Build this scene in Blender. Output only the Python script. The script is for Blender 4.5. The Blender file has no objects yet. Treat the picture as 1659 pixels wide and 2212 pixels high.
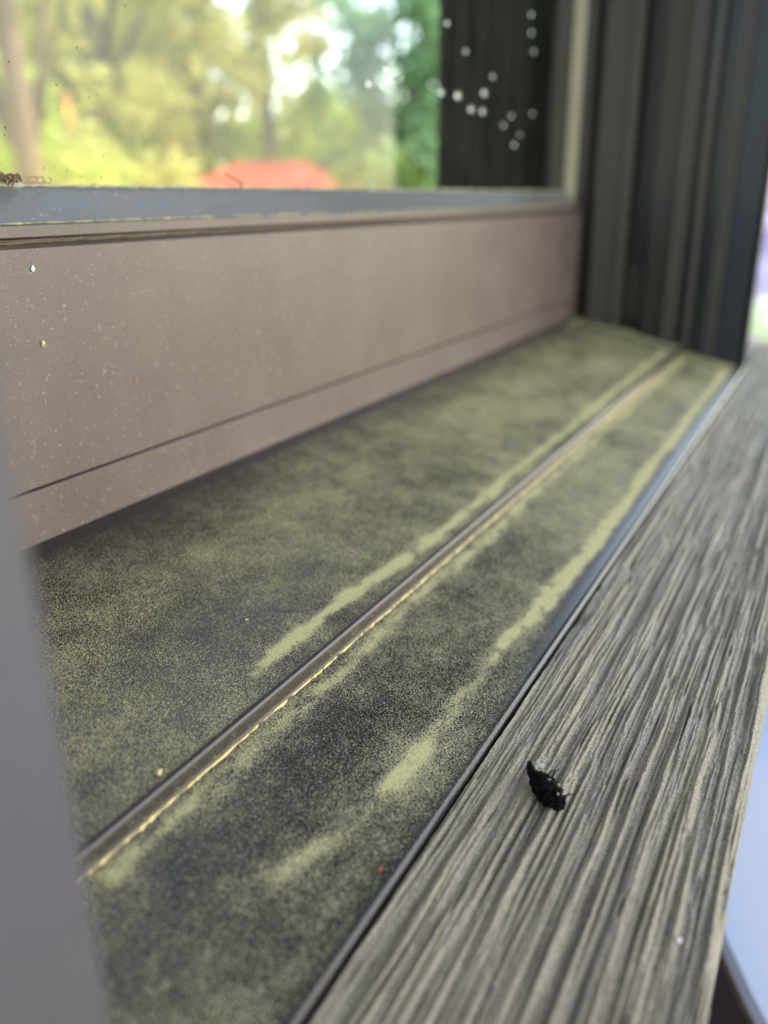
import bpy, math, random
import numpy as np

# ------------------------------------------------------------------ camera, world, sun, exposure
S = bpy.context.scene
COL = S.collection
U = 0.16            # one drawing unit in metres; the unit is the camera's distance to the sash plane
CAMZ = 1.006        # camera height above the porch floor

YAW, PITCH, ROLL = 0.499097, -0.360243, -0.0103
fw = np.array([math.cos(PITCH)*math.cos(YAW), math.cos(PITCH)*math.sin(YAW), math.sin(PITCH)])
rt = np.array([math.sin(YAW), -math.cos(YAW), 0.0])
up = np.cross(rt, fw)
r2 = rt*math.cos(ROLL) + up*math.sin(ROLL)
u2 = -rt*math.sin(ROLL) + up*math.cos(ROLL)
from mathutils import Matrix, Vector
cd = bpy.data.cameras.new('camera')
cd.sensor_fit = 'VERTICAL'; cd.sensor_height = 36.0; cd.sensor_width = 27.0
cd.lens = 1791.7/2212*36
cd.clip_start = 0.005; cd.clip_end = 500
cd.dof.use_dof = True
cd.dof.focus_distance = 1.07*U
cd.dof.aperture_fstop = 8.6
cam = bpy.data.objects.new('camera', cd); COL.objects.link(cam)
cam.matrix_world = Matrix(((r2[0], u2[0], -fw[0], 0), (r2[1], u2[1], -fw[1], 0), (r2[2], u2[2], -fw[2], CAMZ), (0, 0, 0, 1)))
S.camera = cam

w = bpy.data.worlds.new('sky'); S.world = w; w.use_nodes = True
nt = w.node_tree; nt.nodes.clear()
sky = nt.nodes.new('ShaderNodeTexSky'); sky.sky_type = 'NISHITA'; sky.sun_disc = False
sky.sun_elevation = math.radians(48); sky.sun_rotation = math.radians(140)
sky.air_density = 1.0; sky.dust_density = 0.4; sky.ozone_density = 1.5
bg = nt.nodes.new('ShaderNodeBackground'); bg.inputs['Strength'].default_value = 0.30
wo = nt.nodes.new('ShaderNodeOutputWorld')
hs = nt.nodes.new('ShaderNodeHueSaturation'); hs.inputs['Saturation'].default_value = 0.95
hz = nt.nodes.new('ShaderNodeMix'); hz.data_type = 'RGBA'; hz.blend_type = 'MULTIPLY'; hz.inputs[0].default_value = 1.0
hz.inputs[7].default_value = (1.19, 1.0, 0.80, 1)      # warm tint over the whole sky, balancing its blue
nt.links.new(sky.outputs[0], hs.inputs['Color']); nt.links.new(hs.outputs[0], hz.inputs[6]); nt.links.new(hz.outputs[2], bg.inputs[0]); nt.links.new(bg.outputs[0], wo.inputs[0])

sl = bpy.data.lights.new('sun', 'SUN'); sl.energy = 2.2; sl.angle = math.radians(0.6); sl.color = (1.0, 0.94, 0.84)
sun = bpy.data.objects.new('sun', sl); COL.objects.link(sun)
SUNDIR = Vector((0.38, -0.46, 0.82)).normalized()      # towards the sun
sun.rotation_euler = SUNDIR.to_track_quat('Z', 'Y').to_euler()

S.view_settings.view_transform = 'Standard'
S.view_settings.look = 'None'
S.view_settings.gamma = 1.0
S.view_settings.use_curve_mapping = False
S.view_settings.exposure = 1.45

# ------------------------------------------------------------------ helpers
rng = np.random.default_rng(7)
random.seed(5)

_T = rng.random((256, 256))
def vn(x, y, seed=0):
    """smooth 2-D value noise, 0..1"""
    x = np.asarray(x, float) + seed*17.31; y = np.asarray(y, float) + seed*9.77
    xi = np.floor(x).astype(int); yi = np.floor(y).astype(int)
    fx = x-xi; fy = y-yi
    fx = fx*fx*(3-2*fx); fy = fy*fy*(3-2*fy)
    a = _T[xi & 255, yi & 255]; b = _T[(xi+1) & 255, yi & 255]
    c = _T[xi & 255, (yi+1) & 255]; d = _T[(xi+1) & 255, (yi+1) & 255]
    return (a*(1-fx)+b*fx)*(1-fy) + (c*(1-fx)+d*fx)*fy

def W(p):
    """drawing units -> metres"""
    p = np.asarray(p, float)
    return p*U + np.array([0, 0, CAMZ])

def tag(o, label=None, cat=None, group=None, kind=None):
    if label: o['label'] = label
    if cat: o['category'] = cat
    if group: o['group'] = group
    if kind: o['kind'] = kind
    return o

def empty(name, loc):
    o = bpy.data.objects.new(name, None); COL.objects.link(o)
    o.location = tuple(loc); o.empty_display_size = 0.02
    return o

def mesh(name, verts, faces, mat, parent=None, base=None, smooth=False):
    """one mesh object; verts in metres, world space; base = location of the thing"""
    v = np.asarray(verts, float)
    if base is None:
        base = np.array(parent.location) if parent is not None else np.zeros(3)
        if parent is not None and parent.parent is not None:
            base = base + np.array(parent.parent.location)
    base = np.asarray(base, float)
    me = bpy.data.meshes.new(name)
    me.from_pydata((v-base).tolist(), [], faces if isinstance(faces, list) else faces.tolist())
    if smooth:
        me.polygons.foreach_set('use_smooth', [True]*len(me.polygons))
    me.materials.append(mat)
    o = bpy.data.objects.new(name, me); COL.objects.link(o)
    if parent is not None: o.parent = parent
    else: o.location = tuple(base)
    return o

def bevel(o, width, seg=2, ang=25):
    m = o.modifiers.new('bevel', 'BEVEL'); m.width = width; m.segments = seg
    m.limit_method = 'ANGLE'; m.angle_limit = math.radians(ang); m.harden_normals = False
    return o

def box_v(x0, x1, y0, y1, z0, z1):
    v = [(x, y, z) for z in (z0, z1) for y in (y0, y1) for x in (x0, x1)]
    f = [(0, 2, 3, 1), (4, 5, 7, 6), (0, 1, 5, 4), (2, 6, 7, 3), (0, 4, 6, 2), (1, 3, 7, 5)]
    return v, f

def prism(poly, axis, a, b):
    """extrude a closed polygon. axis 'x': poly=(y,z); axis 'z': poly=(x,y)"""
    n = len(poly); v = []
    for t in (a, b):
        for p in poly:
            v.append((t, p[0], p[1]) if axis == 'x' else ((p[0], t, p[1]) if axis == 'y' else (p[0], p[1], t)))
    f = [(i, (i+1) % n, n+(i+1) % n, n+i) for i in range(n)]
    f.append(tuple(range(n-1, -1, -1))); f.append(tuple(range(n, 2*n)))
    return v, f

def fix_normals(o):
    import bmesh
    bm = bmesh.new(); bm.from_mesh(o.data)
    bmesh.ops.recalc_face_normals(bm, faces=bm.faces); bm.to_mesh(o.data); bm.free()
    return o

def tube(pts, rad, seg=8):
    pts = [np.asarray(p, float) for p in pts]; n = len(pts)
    v = []; f = []
    for i, p in enumerate(pts):
        t = pts[min(i+1, n-1)] - pts[max(i-1, 0)]; t = t/np.linalg.norm(t)
        a = np.cross(t, [0, 0, 1.0]) if abs(t[2]) < 0.9 else np.cross(t, [1.0, 0, 0])
        a /= np.linalg.norm(a); b = np.cross(t, a)
        for k in range(seg):
            th = 2*math.pi*k/seg
            v.append(p + rad[i]*(a*math.cos(th)+b*math.sin(th)))
    for i in range(n-1):
        for k in range(seg):
            k2 = (k+1) % seg
            f.append((i*seg+k, i*seg+k2, (i+1)*seg+k2, (i+1)*seg+k))
    f.append(tuple(range(seg-1, -1, -1))); f.append(tuple(range((n-1)*seg, n*seg)))
    return v, f

def join(parts):
    V = []; F = []
    for v, f in parts:
        k = len(V); V += [tuple(p) for p in v]; F += [tuple(i+k for i in q) for q in f]
    return V, F

# ------------------------------------------------------------------ materials
def new_mat(name):
    m = bpy.data.materials.new(name); m.use_nodes = True
    t = m.node_tree; t.nodes.clear()
    out = t.nodes.new('ShaderNodeOutputMaterial')
    p = t.nodes.new('ShaderNodeBsdfPrincipled')
    t.links.new(p.outputs[0], out.inputs[0])
    return m, t, p, out

def N(t, kind, **kw):
    n = t.nodes.new(kind)
    for k, v in kw.items():
        if k.startswith('i_'):
            key = k[2:].replace('_', ' ')
            n.inputs[key].default_value = v
        else: setattr(n, k, v)
    return n

def coords(t, scale=(1, 1, 1)):
    c = t.nodes.new('ShaderNodeTexCoord'); mp = t.nodes.new('ShaderNodeMapping')
    mp.inputs['Scale'].default_value = scale
    t.links.new(c.outputs['Object'], mp.inputs[0]); return mp.outputs[0]

def noise(t, vec, scale, detail=3.0, rough=0.55):
    n = N(t, 'ShaderNodeTexNoise'); n.inputs['Scale'].default_value = scale
    n.inputs['Detail'].default_value = detail; n.inputs['Roughness'].default_value = rough
    t.links.new(vec, n.inputs['Vector']); return n.outputs['Fac']

def ramp(t, fac, stops):
    r = t.nodes.new('ShaderNodeValToRGB'); e = r.color_ramp.elements
    while len(e) < len(stops): e.new(0.5)
    for k, (pos, c) in enumerate(stops):
        e[k].position = pos; e[k].color = (c[0], c[1], c[2], 1) if hasattr(c, '__len__') else (c, c, c, 1)
    t.links.new(fac, r.inputs[0]); return r.outputs[0]

def mix(t, fac, a, b, blend='MIX'):
    m = t.nodes.new('ShaderNodeMix'); m.data_type = 'RGBA'; m.blend_type = blend
    for s, x in ((0, fac), (6, a), (7, b)):
        if hasattr(x, 'links') or isinstance(x, bpy.types.NodeSocket): t.links.new(x, m.inputs[s])
        elif s == 0: m.inputs[0].default_value = x
        else: m.inputs[s].default_value = (x[0], x[1], x[2], 1)
    return m.outputs[2]

def math_(t, op, a, b=None, clamp=False):
    m = t.nodes.new('ShaderNodeMath'); m.operation = op; m.use_clamp = clamp
    for k, x in enumerate((a, b)):
        if x is None: continue
        if isinstance(x, bpy.types.NodeSocket): t.links.new(x, m.inputs[k])
        else: m.inputs[k].default_value = x
    return m.outputs[0]

def bump(t, p, h, strength, dist):
    b = t.nodes.new('ShaderNodeBump'); b.inputs['Strength'].default_value = strength
    b.inputs['Distance'].default_value = dist
    t.links.new(h, b.inputs['Height']); t.links.new(b.outputs[0], p.inputs['Normal'])

def simple(name, col, rough=0.6, var=0.25, scale=20, spec=0.5, metal=0.0, bmp=0.0, bscale=200):
    m, t, p, out = new_mat(name)
    v = coords(t)
    f = noise(t, v, scale)
    c = mix(t, f, [x*(1-var) for x in col], [min(1, x*(1+var)) for x in col])
    t.links.new(c, p.inputs['Base Color'])
    p.inputs['Roughness'].default_value = rough; p.inputs['Specular IOR Level'].default_value = spec
    p.inputs['Metallic'].default_value = metal
    if bmp: bump(t, p, noise(t, v, bscale), bmp, 0.001)
    return m

def vinyl(name, col, dust, dust_amt, rough=0.38, spec=0.5, speck=0.0):
    """dark bronze vinyl with a thin film of dust and pale specks"""
    m, t, p, out = new_mat(name)
    v = coords(t)
    film = noise(t, v, 28, 4, 0.6)
    fine = noise(t, v, 900, 3, 0.7)
    f = math_(t, 'MULTIPLY', ramp(t, film, [(0.25, 0.35), (0.75, 1.0)]), dust_amt)
    f = math_(t, 'ADD', f, math_(t, 'MULTIPLY', math_(t, 'SUBTRACT', fine, 0.5), 0.25*dust_amt), True)
    c = mix(t, f, col, dust)
    h = noise(t, v, 1400, 4, 0.6)
    if speck:
        vo = N(t, 'ShaderNodeTexVoronoi'); vo.inputs['Scale'].default_value = 620
        t.links.new(v, vo.inputs['Vector'])
        s1 = ramp(t, vo.outputs['Distance'], [(0.06, 1.0), (0.13, 0.0)])
        pick = ramp(t, vo.outputs['Color'], [(0.62, 0.0), (0.66, 1.0)])
        sp = math_(t, 'MULTIPLY', math_(t, 'MULTIPLY', s1, pick), speck)
        # thin curled rims left by dried drops, their highlights painted pale
        vo2 = N(t, 'ShaderNodeTexVoronoi'); vo2.feature = 'DISTANCE_TO_EDGE'; vo2.inputs['Scale'].default_value = 420
        wv = N(t, 'ShaderNodeTexNoise'); wv.inputs['Scale'].default_value = 500; t.links.new(v, wv.inputs['Vector'])
        wm = mix(t, 0.004, v, wv.outputs['Color'], 'ADD'); t.links.new(wm, vo2.inputs['Vector'])
        rim = ramp(t, vo2.outputs['Distance'], [(0.008, 1.0), (0.03, 0.0)])
        gate = ramp(t, noise(t, v, 420, 2), [(0.56, 0.0), (0.62, 1.0)])
        rm = math_(t, 'MULTIPLY', math_(t, 'MULTIPLY', rim, gate), speck*0.5)
        c = mix(t, math_(t, 'ADD', sp, rm, True), c, (0.62, 0.56, 0.5))
        h = math_(t, 'ADD', h, math_(t, 'MULTIPLY', math_(t, 'ADD', sp, rm), 2.0))
    t.links.new(c, p.inputs['Base Color'])
    p.inputs['Roughness'].default_value = rough; p.inputs['Specular IOR Level'].default_value = spec
    bump(t, p, h, 0.5, 0.0002)
    return m

BRONZE = (0.062, 0.050, 0.047)
M_sash = vinyl('sash_vinyl', (0.085, 0.058, 0.050), (0.23, 0.165, 0.145), 0.6, 0.42, 0.5, speck=0.8)
M_jamb = vinyl('jamb_vinyl', (0.021, 0.0165, 0.0155), (0.050, 0.039, 0.035), 0.35, 0.40, 0.3)
M_near = vinyl('skylit_jamb_vinyl', (0.07, 0.06, 0.066), (0.13, 0.115, 0.12), 0.5, 0.4, 0.5)  # lighter bluish copy of the bronze vinyl, skylight put into its colour
M_bead = vinyl('sky_tinted_bead', (0.125, 0.122, 0.13), (0.30, 0.27, 0.2), 0.2, 0.25, 0.6, speck=0.7)  # the blue grey paints in sky reflected by the bead

def pollen_sill():
    """bronze vinyl under drifts of yellow pollen; the attribute 'pollen' holds drift thickness, with some sheen and shade painted in"""
    m, t, p, out = new_mat('pollen_dusted_vinyl')
    v = coords(t)
    a = N(t, 'ShaderNodeAttribute'); a.attribute_name = 'pollen'
    g = noise(t, v, 3600, 2, 0.6)
    g2 = noise(t, v, 900, 3, 0.6)
    gr = math_(t, 'ADD', math_(t, 'MULTIPLY', g, 0.9), math_(t, 'MULTIPLY', g2, 0.1))
    # grain shows where it exceeds 1 - density
    th = math_(t, 'SUBTRACT', math_(t, 'ADD', gr, a.outputs['Fac']), 0.95)
    f = math_(t, 'MULTIPLY', th, 6.0, True)
    hue = noise(t, v, 3000, 1)
    pc = mix(t, hue, (0.285, 0.262, 0.135), (0.53, 0.485, 0.265))
    thick = ramp(t, math_(t, 'ADD', a.outputs['Fac'], math_(t, 'MULTIPLY', math_(t, 'SUBTRACT', gr, 0.5), 1.1)), [(0.58, 0.0), (0.86, 1.0)])
    pc = mix(t, thick, pc, (0.62, 0.55, 0.24))
    c = mix(t, f, (0.024, 0.020, 0.019), pc)
    t.links.new(c, p.inputs['Base Color'])
    r = math_(t, 'ADD', math_(t, 'MULTIPLY', f, 0.5), 0.22)
    t.links.new(r, p.inputs['Roughness'])
    p.inputs['Specular IOR Level'].default_value = 0.5
    bump(t, p, math_(t, 'ADD', f, math_(t, 'MULTIPLY', gr, 0.3)), 0.5, 0.00025)
    return m
M_sill = pollen_sill()

def wood_ledge():
    m, t, p, out = new_mat('weathered_rough_wood')
    v = coords(t); vs = coords(t, (0.035, 1, 1))
    g = noise(t, vs, 700, 5, 0.65)
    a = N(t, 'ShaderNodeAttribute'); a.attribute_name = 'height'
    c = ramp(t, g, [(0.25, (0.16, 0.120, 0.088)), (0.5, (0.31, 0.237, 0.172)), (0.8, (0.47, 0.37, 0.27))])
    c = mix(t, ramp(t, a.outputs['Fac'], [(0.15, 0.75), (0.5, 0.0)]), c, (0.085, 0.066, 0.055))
    fib = noise(t, v, 3600, 2, 0.7)
    c = mix(t, ramp(t, fib, [(0.47, 0.0), (0.60, 0.8)]), c, (0.60, 0.52, 0.37))
    c = mix(t, ramp(t, noise(t, v, 3000, 2, 0.6), [(0.52, 0.0), (0.64, 0.75)]), c, (0.08, 0.06, 0.05))
    pa = N(t, 'ShaderNodeAttribute'); pa.attribute_name = 'pollen'
    pf = math_(t, 'MULTIPLY', pa.outputs['Fac'], ramp(t, fib, [(0.4, 0.0), (0.65, 1.0)]))
    c = mix(t, pf, c, (0.62, 0.56, 0.27))
    t.links.new(c, p.inputs['Base Color'])
    p.inputs['Roughness'].default_value = 0.55
    p.inputs['Sheen Weight'].default_value = 0.35; p.inputs['Sheen Roughness'].default_value = 0.4
    p.inputs['Specular IOR Level'].default_value = 0.45
    hb = math_(t, 'ADD', g, math_(t, 'MULTIPLY', fib, 0.8))
    bump(t, p, hb, 0.8, 0.0006)
    return m
M_ledge = wood_ledge()

def glass_mat():
    m = bpy.data.materials.new('window_glass'); m.use_nodes = True
    t = m.node_tree; t.nodes.clear()
    out = t.nodes.new('ShaderNodeOutputMaterial')
    tr = t.nodes.new('ShaderNodeBsdfTransparent'); tr.inputs[0].default_value = (0.96, 0.97, 0.95, 1)
    gl = t.nodes.new('ShaderNodeBsdfGlossy'); gl.inputs['Roughness'].default_value = 0.03
    df = t.nodes.new('ShaderNodeBsdfDiffuse'); df.inputs[0].default_value = (0.5, 0.47, 0.36, 1)
    lw = t.nodes.new('ShaderNodeLayerWeight'); lw.inputs[0].default_value = 0.5
    fr = t.nodes.new('ShaderNodeMath'); fr.operation = 'MULTIPLY_ADD'
    t.links.new(math_(t, 'POWER', lw.outputs['Facing'], 5.0), fr.inputs[0]); fr.inputs[1].default_value = 0.22; fr.inputs[2].default_value = 0.018
    m1 = t.nodes.new('ShaderNodeMixShader'); m2 = t.nodes.new('ShaderNodeMixShader')
    v = coords(t)
    dirt = math_(t, 'MULTIPLY', ramp(t, noise(t, v, 40, 4), [(0.35, 0.2), (0.75, 1.0)]), 0.014)
    t.links.new(fr.outputs[0], m1.inputs[0]); t.links.new(tr.outputs[0], m1.inputs[1]); t.links.new(gl.outputs[0], m1.inputs[2])
    t.links.new(dirt, m2.inputs[0]); t.links.new(m1.outputs[0], m2.inputs[1]); t.links.new(df.outputs[0], m2.inputs[2])
    t.links.new(m2.outputs[0], out.inputs[0])
    return m
M_glass = glass_mat()
M_drop = new_mat('water')[0]
_p = [n for n in M_drop.node_tree.nodes if n.type == 'BSDF_PRINCIPLED'][0]
_p.inputs['Transmission Weight'].default_value = 1.0; _p.inputs['IOR'].default_value = 1.33; _p.inputs['Roughness'].default_value = 0.0

M_pollen = simple('pollen', (0.72, 0.60, 0.30), 0.9, 0.25, 900, bmp=0.6, bscale=2500)
M_black = simple('black_crumbs', (0.0025, 0.0025, 0.003), 0.6, 0.6, 1500, 0.12, bmp=0.8, bscale=2500)
M_flake = simple('pale_flake', (0.42, 0.46, 0.46), 0.4, 0.2, 500)
M_tan = simple('tan_flake', (0.45, 0.28, 0.16), 0.6, 0.2, 500)
M_white = simple('white_speck', (0.8, 0.8, 0.78), 0.4, 0.1, 500)
M_amber = simple('amber_speck', (0.62, 0.48, 0.2), 0.4, 0.2, 500)
M_rust = simple('rust_speck', (0.30, 0.08, 0.04), 0.6, 0.2, 500)
M_fibre = simple('dry_fibre', (0.05, 0.035, 0.012), 0.8, 0.3, 300)
M_wad = simple('debris_wad', (0.16, 0.10, 0.075), 0.9, 0.5, 900)
M_darkwood = None
def post_mat():
    m, t, p, out = new_mat('dark_rough_post')
    vs = coords(t, (1, 1, 0.05))
    g = noise(t, vs, 180, 5, 0.65)
    c = ramp(t, g, [(0.3, (0.005, 0.004, 0.0045)), (0.6, (0.017, 0.013, 0.013)), (0.8, (0.045, 0.036, 0.034))])
    t.links.new(c, p.inputs['Base Color']); p.inputs['Roughness'].default_value = 0.8; p.inputs['Specular IOR Level'].default_value = 0.1
    bump(t, p, g, 0.6, 0.002)
    return m
M_post = post_mat()
M_brownwall = simple('brown_siding', (0.10, 0.055, 0.045), 0.6, 0.25, 8)
M_deck = simple('dark_red_deck', (0.0075, 0.0014, 0.0018), 0.7, 0.3, 12, 0.1)
M_sunshade = simple('sunshade_paint', (0.55, 0.52, 0.48), 0.7, 0.08, 6)
M_grass = simple('lawn', (0.16, 0.20, 0.05), 0.9, 0.45, 1.5)
M_bark = simple('bark', (0.12, 0.09, 0.07), 0.9, 0.4, 12, bmp=0.6, bscale=30)
M_barkg = simple('tan_bark', (0.20, 0.13, 0.07), 0.9, 0.35, 9, bmp=0.6, bscale=30)
M_redroof = simple('red_roofing', (0.72, 0.10, 0.06), 0.6, 0.12, 3)
M_shedwall = simple('shed_board', (0.5, 0.42, 0.33), 0.8, 0.1, 4)
M_orange = simple('orange_ribbon', (0.9, 0.35, 0.05), 0.5, 0.05, 4)
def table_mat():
    m, t, p, out = new_mat('pale_blue_painted_reflection')
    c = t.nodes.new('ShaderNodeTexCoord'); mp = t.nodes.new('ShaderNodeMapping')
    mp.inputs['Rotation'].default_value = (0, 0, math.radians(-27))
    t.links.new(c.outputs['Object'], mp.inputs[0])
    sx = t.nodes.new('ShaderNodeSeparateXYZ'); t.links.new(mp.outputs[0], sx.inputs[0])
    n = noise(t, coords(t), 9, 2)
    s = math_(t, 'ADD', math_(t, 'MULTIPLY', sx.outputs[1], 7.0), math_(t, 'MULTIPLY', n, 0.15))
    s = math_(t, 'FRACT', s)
    k = ramp(t, s, [(0.0, 0.0), (0.2, 1.0), (0.42, 1.0), (0.66, 0.0)])  # white bands paint reflected light onto the table top
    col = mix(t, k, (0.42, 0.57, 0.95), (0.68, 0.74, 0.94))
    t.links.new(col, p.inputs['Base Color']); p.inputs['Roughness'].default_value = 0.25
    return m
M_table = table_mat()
M_iron = simple('black_iron', (0.02, 0.02, 0.02), 0.5, 0.2, 30)
M_lilac = simple('lilac_bloom', (0.62, 0.54, 0.90), 0.7, 0.15, 25)
M_palegreen = simple('pale_green_bloom', (0.72, 0.78, 0.60), 0.7, 0.12, 25)
M_pink = simple('pink_bloom', (0.9, 0.42, 0.38), 0.7, 0.12, 25)

def leaf_mat(name, c0, c1):
    m = bpy.data.materials.new(name); m.use_nodes = True
    t = m.node_tree; t.nodes.clear()
    out = t.nodes.new('ShaderNodeOutputMaterial')
    a = N(t, 'ShaderNodeAttribute'); a.attribute_name = 'tint'
    c = mix(t, a.outputs['Fac'], c0, c1)
    d = t.nodes.new('ShaderNodeBsdfDiffuse'); tr = t.nodes.new('ShaderNodeBsdfTranslucent')
    mx = t.nodes.new('ShaderNodeMixShader'); mx.inputs[0].default_value = 0.42
    t.links.new(c, d.inputs[0]); t.links.new(c, tr.inputs[0])
    t.links.new(d.outputs[0], mx.inputs[1]); t.links.new(tr.outputs[0], mx.inputs[2]); t.links.new(mx.outputs[0], out.inputs[0])
    return m
L_olive = leaf_mat('olive_leaves', (0.34, 0.33, 0.08), (0.72, 0.66, 0.20))
L_lime = leaf_mat('lime_leaves', (0.30, 0.40, 0.06), (0.68, 0.72, 0.16))
L_mid = leaf_mat('mid_green_leaves', (0.16, 0.26, 0.07), (0.42, 0.52, 0.18))
L_blue = leaf_mat('blue_green_leaves', (0.10, 0.22, 0.10), (0.30, 0.46, 0.24))

# ------------------------------------------------------------------ the setting: ground, porch floor, ceiling, walls
def plane_noise(name, x0, x1, y0, y1, z, n, amp, mat):
    X, Y = np.meshgrid(np.linspace(x0, x1, n), np.linspace(y0, y1, n), indexing='ij')
    Z = z + amp*(vn(X*0.3, Y*0.3, 3)-0.5)
    v = np.stack([X, Y, Z], -1).reshape(-1, 3)
    i = np.arange(n*n).reshape(n, n)
    f = np.stack([i[:-1, :-1], i[1:, :-1], i[1:, 1:], i[:-1, 1:]], -1).reshape(-1, 4)
    return mesh(name, v, f, mat, smooth=True)
g = plane_noise('ground', -60, 90, -60, 90, -0.75, 60, 0.3, M_grass)
tag(g, 'sunlit green lawn around the porch', 'ground', kind='structure')

fl = empty('floor', (0, 0, 0)); tag(fl, 'dark red boarded porch floor', 'floor', kind='structure')
for k in range(17):
    y1 = 0.045 - k*0.14
    v, f = box_v(-2.2, 3.2, y1-0.134, y1, -0.04, 0.0 - 0.002*(k % 2))
    bevel(mesh('plank', v, f, M_deck, fl), 0.004, 1)
v, f = box_v(-2.2, 3.2, -2.33, 0.04, -0.2, -0.045)
mesh('joist_base', v, f, M_deck, fl)

v, f = box_v(-2.6, 2.6, -1.45, 0.30, 2.42, 2.50)  # slab added out of view to keep the sun off the sill
tag(bevel(mesh('sunshade', v, f, M_sunshade), 0.01), 'added unseen ceiling above the window', 'sunshade', kind='structure')

def u_box(name, x0, x1, y0, y1, z0, z1, mat, parent=None):
    v, f = box_v(x0, x1, y0, y1, z0, z1)
    return mesh(name, W(v), f, mat, parent)
v, f = join([box_v(-2.2, -0.12*U, 0.30*U, 1.1*U, -0.2, 2.42)])
tag(bevel(mesh('wall_left', v, f, M_brownwall), 0.003), 'brown wall left of the window', 'wall', kind='structure')
v, f = box_v(3.92*U, 4.75*U, 0.52*U, 1.1*U, -0.2, 2.42)
tag(bevel(mesh('wall_right', v, f, M_brownwall), 0.003), 'short brown wall right of the window up to the corner', 'wall', kind='structure')
v, f = box_v(-0.12*U, 3.92*U, 0.34*U, 1.1*U, CAMZ+4.35*U, 2.42)
tag(bevel(mesh('wall_top', v, f, M_brownwall), 0.003), 'brown wall above the window', 'wall', kind='structure')
v, f = box_v(-0.12*U, 3.92*U, 0.34*U, 1.1*U, -0.2, CAMZ-0.95*U)
tag(bevel(mesh('wall_bottom', v, f, M_brownwall), 0.003), 'brown wall below the window ledge', 'wall', kind='structure')

# ------------------------------------------------------------------ the window
win = empty('window_1', W((1.9, 1.0, -0.62)))
tag(win, 'dark bronze vinyl window with a pollen dusted sloping sill', 'window', kind='structure')

rail = [(1.0, -0.52), (1.0, -0.3960), (1.014, -0.3950), (1.014, -0.3925), (1.0, -0.3915),
        (1.0, -0.0585), (1.022, -0.0530), (1.022, -0.0470), (1.004, -0.0440), (1.004, -0.0285), (1.030, -0.0300),
        (1.16, -0.0300), (1.16, -0.52)]
v, f = prism(rail, 'x', 0.12, 3.535)
o = fix_normals(mesh('sash_rail', W(v), f, M_sash, win)); bevel(o, 0.0009*U, 2, 20)
tag(o, 'wide pinkish brown sash rail below the glass')

bead = [(1.018, -0.0275), (1.072, 0.0190), (1.076, 0.0250), (1.090, 0.0250), (1.090, -0.0275)]
v, f = prism(bead, 'x', 0.15, 3.52)
o = fix_normals(mesh('glazing_bead', W(v), f, M_bead, win)); bevel(o, 0.003*U, 2, 15)
tag(o, 'sloping bead with sky reflection painted blue grey along the bottom of the glass')
# pollen caught on the lip and in the two seams of the bead
def drift(name, x0, x1, path, rad, n, parent, seed, mat=M_pollen):
    xs = np.linspace(x0, x1, n); pts = []; rr = []
    for i, x in enumerate(xs):
        y, z = path(x)
        k = vn(x*42, 0.3, seed)*0.5 + vn(x*150, 0.7, seed+1)*0.5
        k = max(0.12, (k-0.22)*1.7)
        pts.append((x, y + rad*0.5*(vn(x*60, 2.1, seed+2)-0.5), z)); rr.append(rad*k)
    v, f = tube([W(p) for p in pts], [r*U for r in rr], 6)
    o = mesh(name, v, f, mat, parent, smooth=True); o['kind'] = 'stuff'; return o
drift('pollen_drift', 0.15, 3.5, lambda x: (1.076, 0.0245), 0.0042, 900, win, 3, simple('dull_pollen', (0.42, 0.39, 0.26), 0.9, 0.3, 900))
drift('pollen_drift', 0.15, 3.5, lambda x: (1.019, -0.0262), 0.0032, 900, win, 8, simple('seam_pollen', (0.38, 0.34, 0.18), 0.9, 0.3, 900))
drift('pollen_drift', 0.15, 3.5, lambda x: (1.018, -0.0515), 0.0032, 900, win, 13, simple('dark_pollen', (0.15, 0.13, 0.08), 0.9, 0.4, 900))

side = [(3.528, 1.066), (3.538, 1.030), (3.60, 1.030), (3.60, 1.0795), (3.528, 1.0795)]
v, f = prism(side, 'z', -0.03, 4.1)
o = fix_normals(mesh('glazing_bead', W(v), f, simple('lit_tan_bead', (0.30, 0.26, 0.18), 0.45, 0.1, 30), win)); bevel(o, 0.003*U)  # tan colour paints in the light coming from the trees
tag(o, 'upright bead with painted tan light at the end of the glass')
v, f = box_v(3.540, 3.62, 0.992, 1.16, -0.52, 4.1)
bevel(mesh('sash_stile', W(v), f, M_jamb, win), 0.004*U)
v, f = box_v(0.10, 0.24, 1.0, 1.16, -0.52, 4.1)
bevel(mesh('sash_stile', W(v), f, M_jamb, win), 0.004*U)
v, f = box_v(0.10, 3.62, 1.0, 1.16, 4.1, 4.4)
bevel(mesh('sash_top_rail', W(v), f, M_jamb, win), 0.004*U)
v, f = box_v(-0.15, 3.9, 0.31, 1.0, 4.2, 4.4)
bevel(mesh('head_jamb', W(v), f, M_jamb, win), 0.004*U)
v, f = box_v(0.2, 3.545, 1.080, 1.088, 0.0, 4.12)
o = mesh('glass_pane', W(v), f, M_glass, win); tag(o, 'clear glass pane with specks of dirt and water drops')

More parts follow.
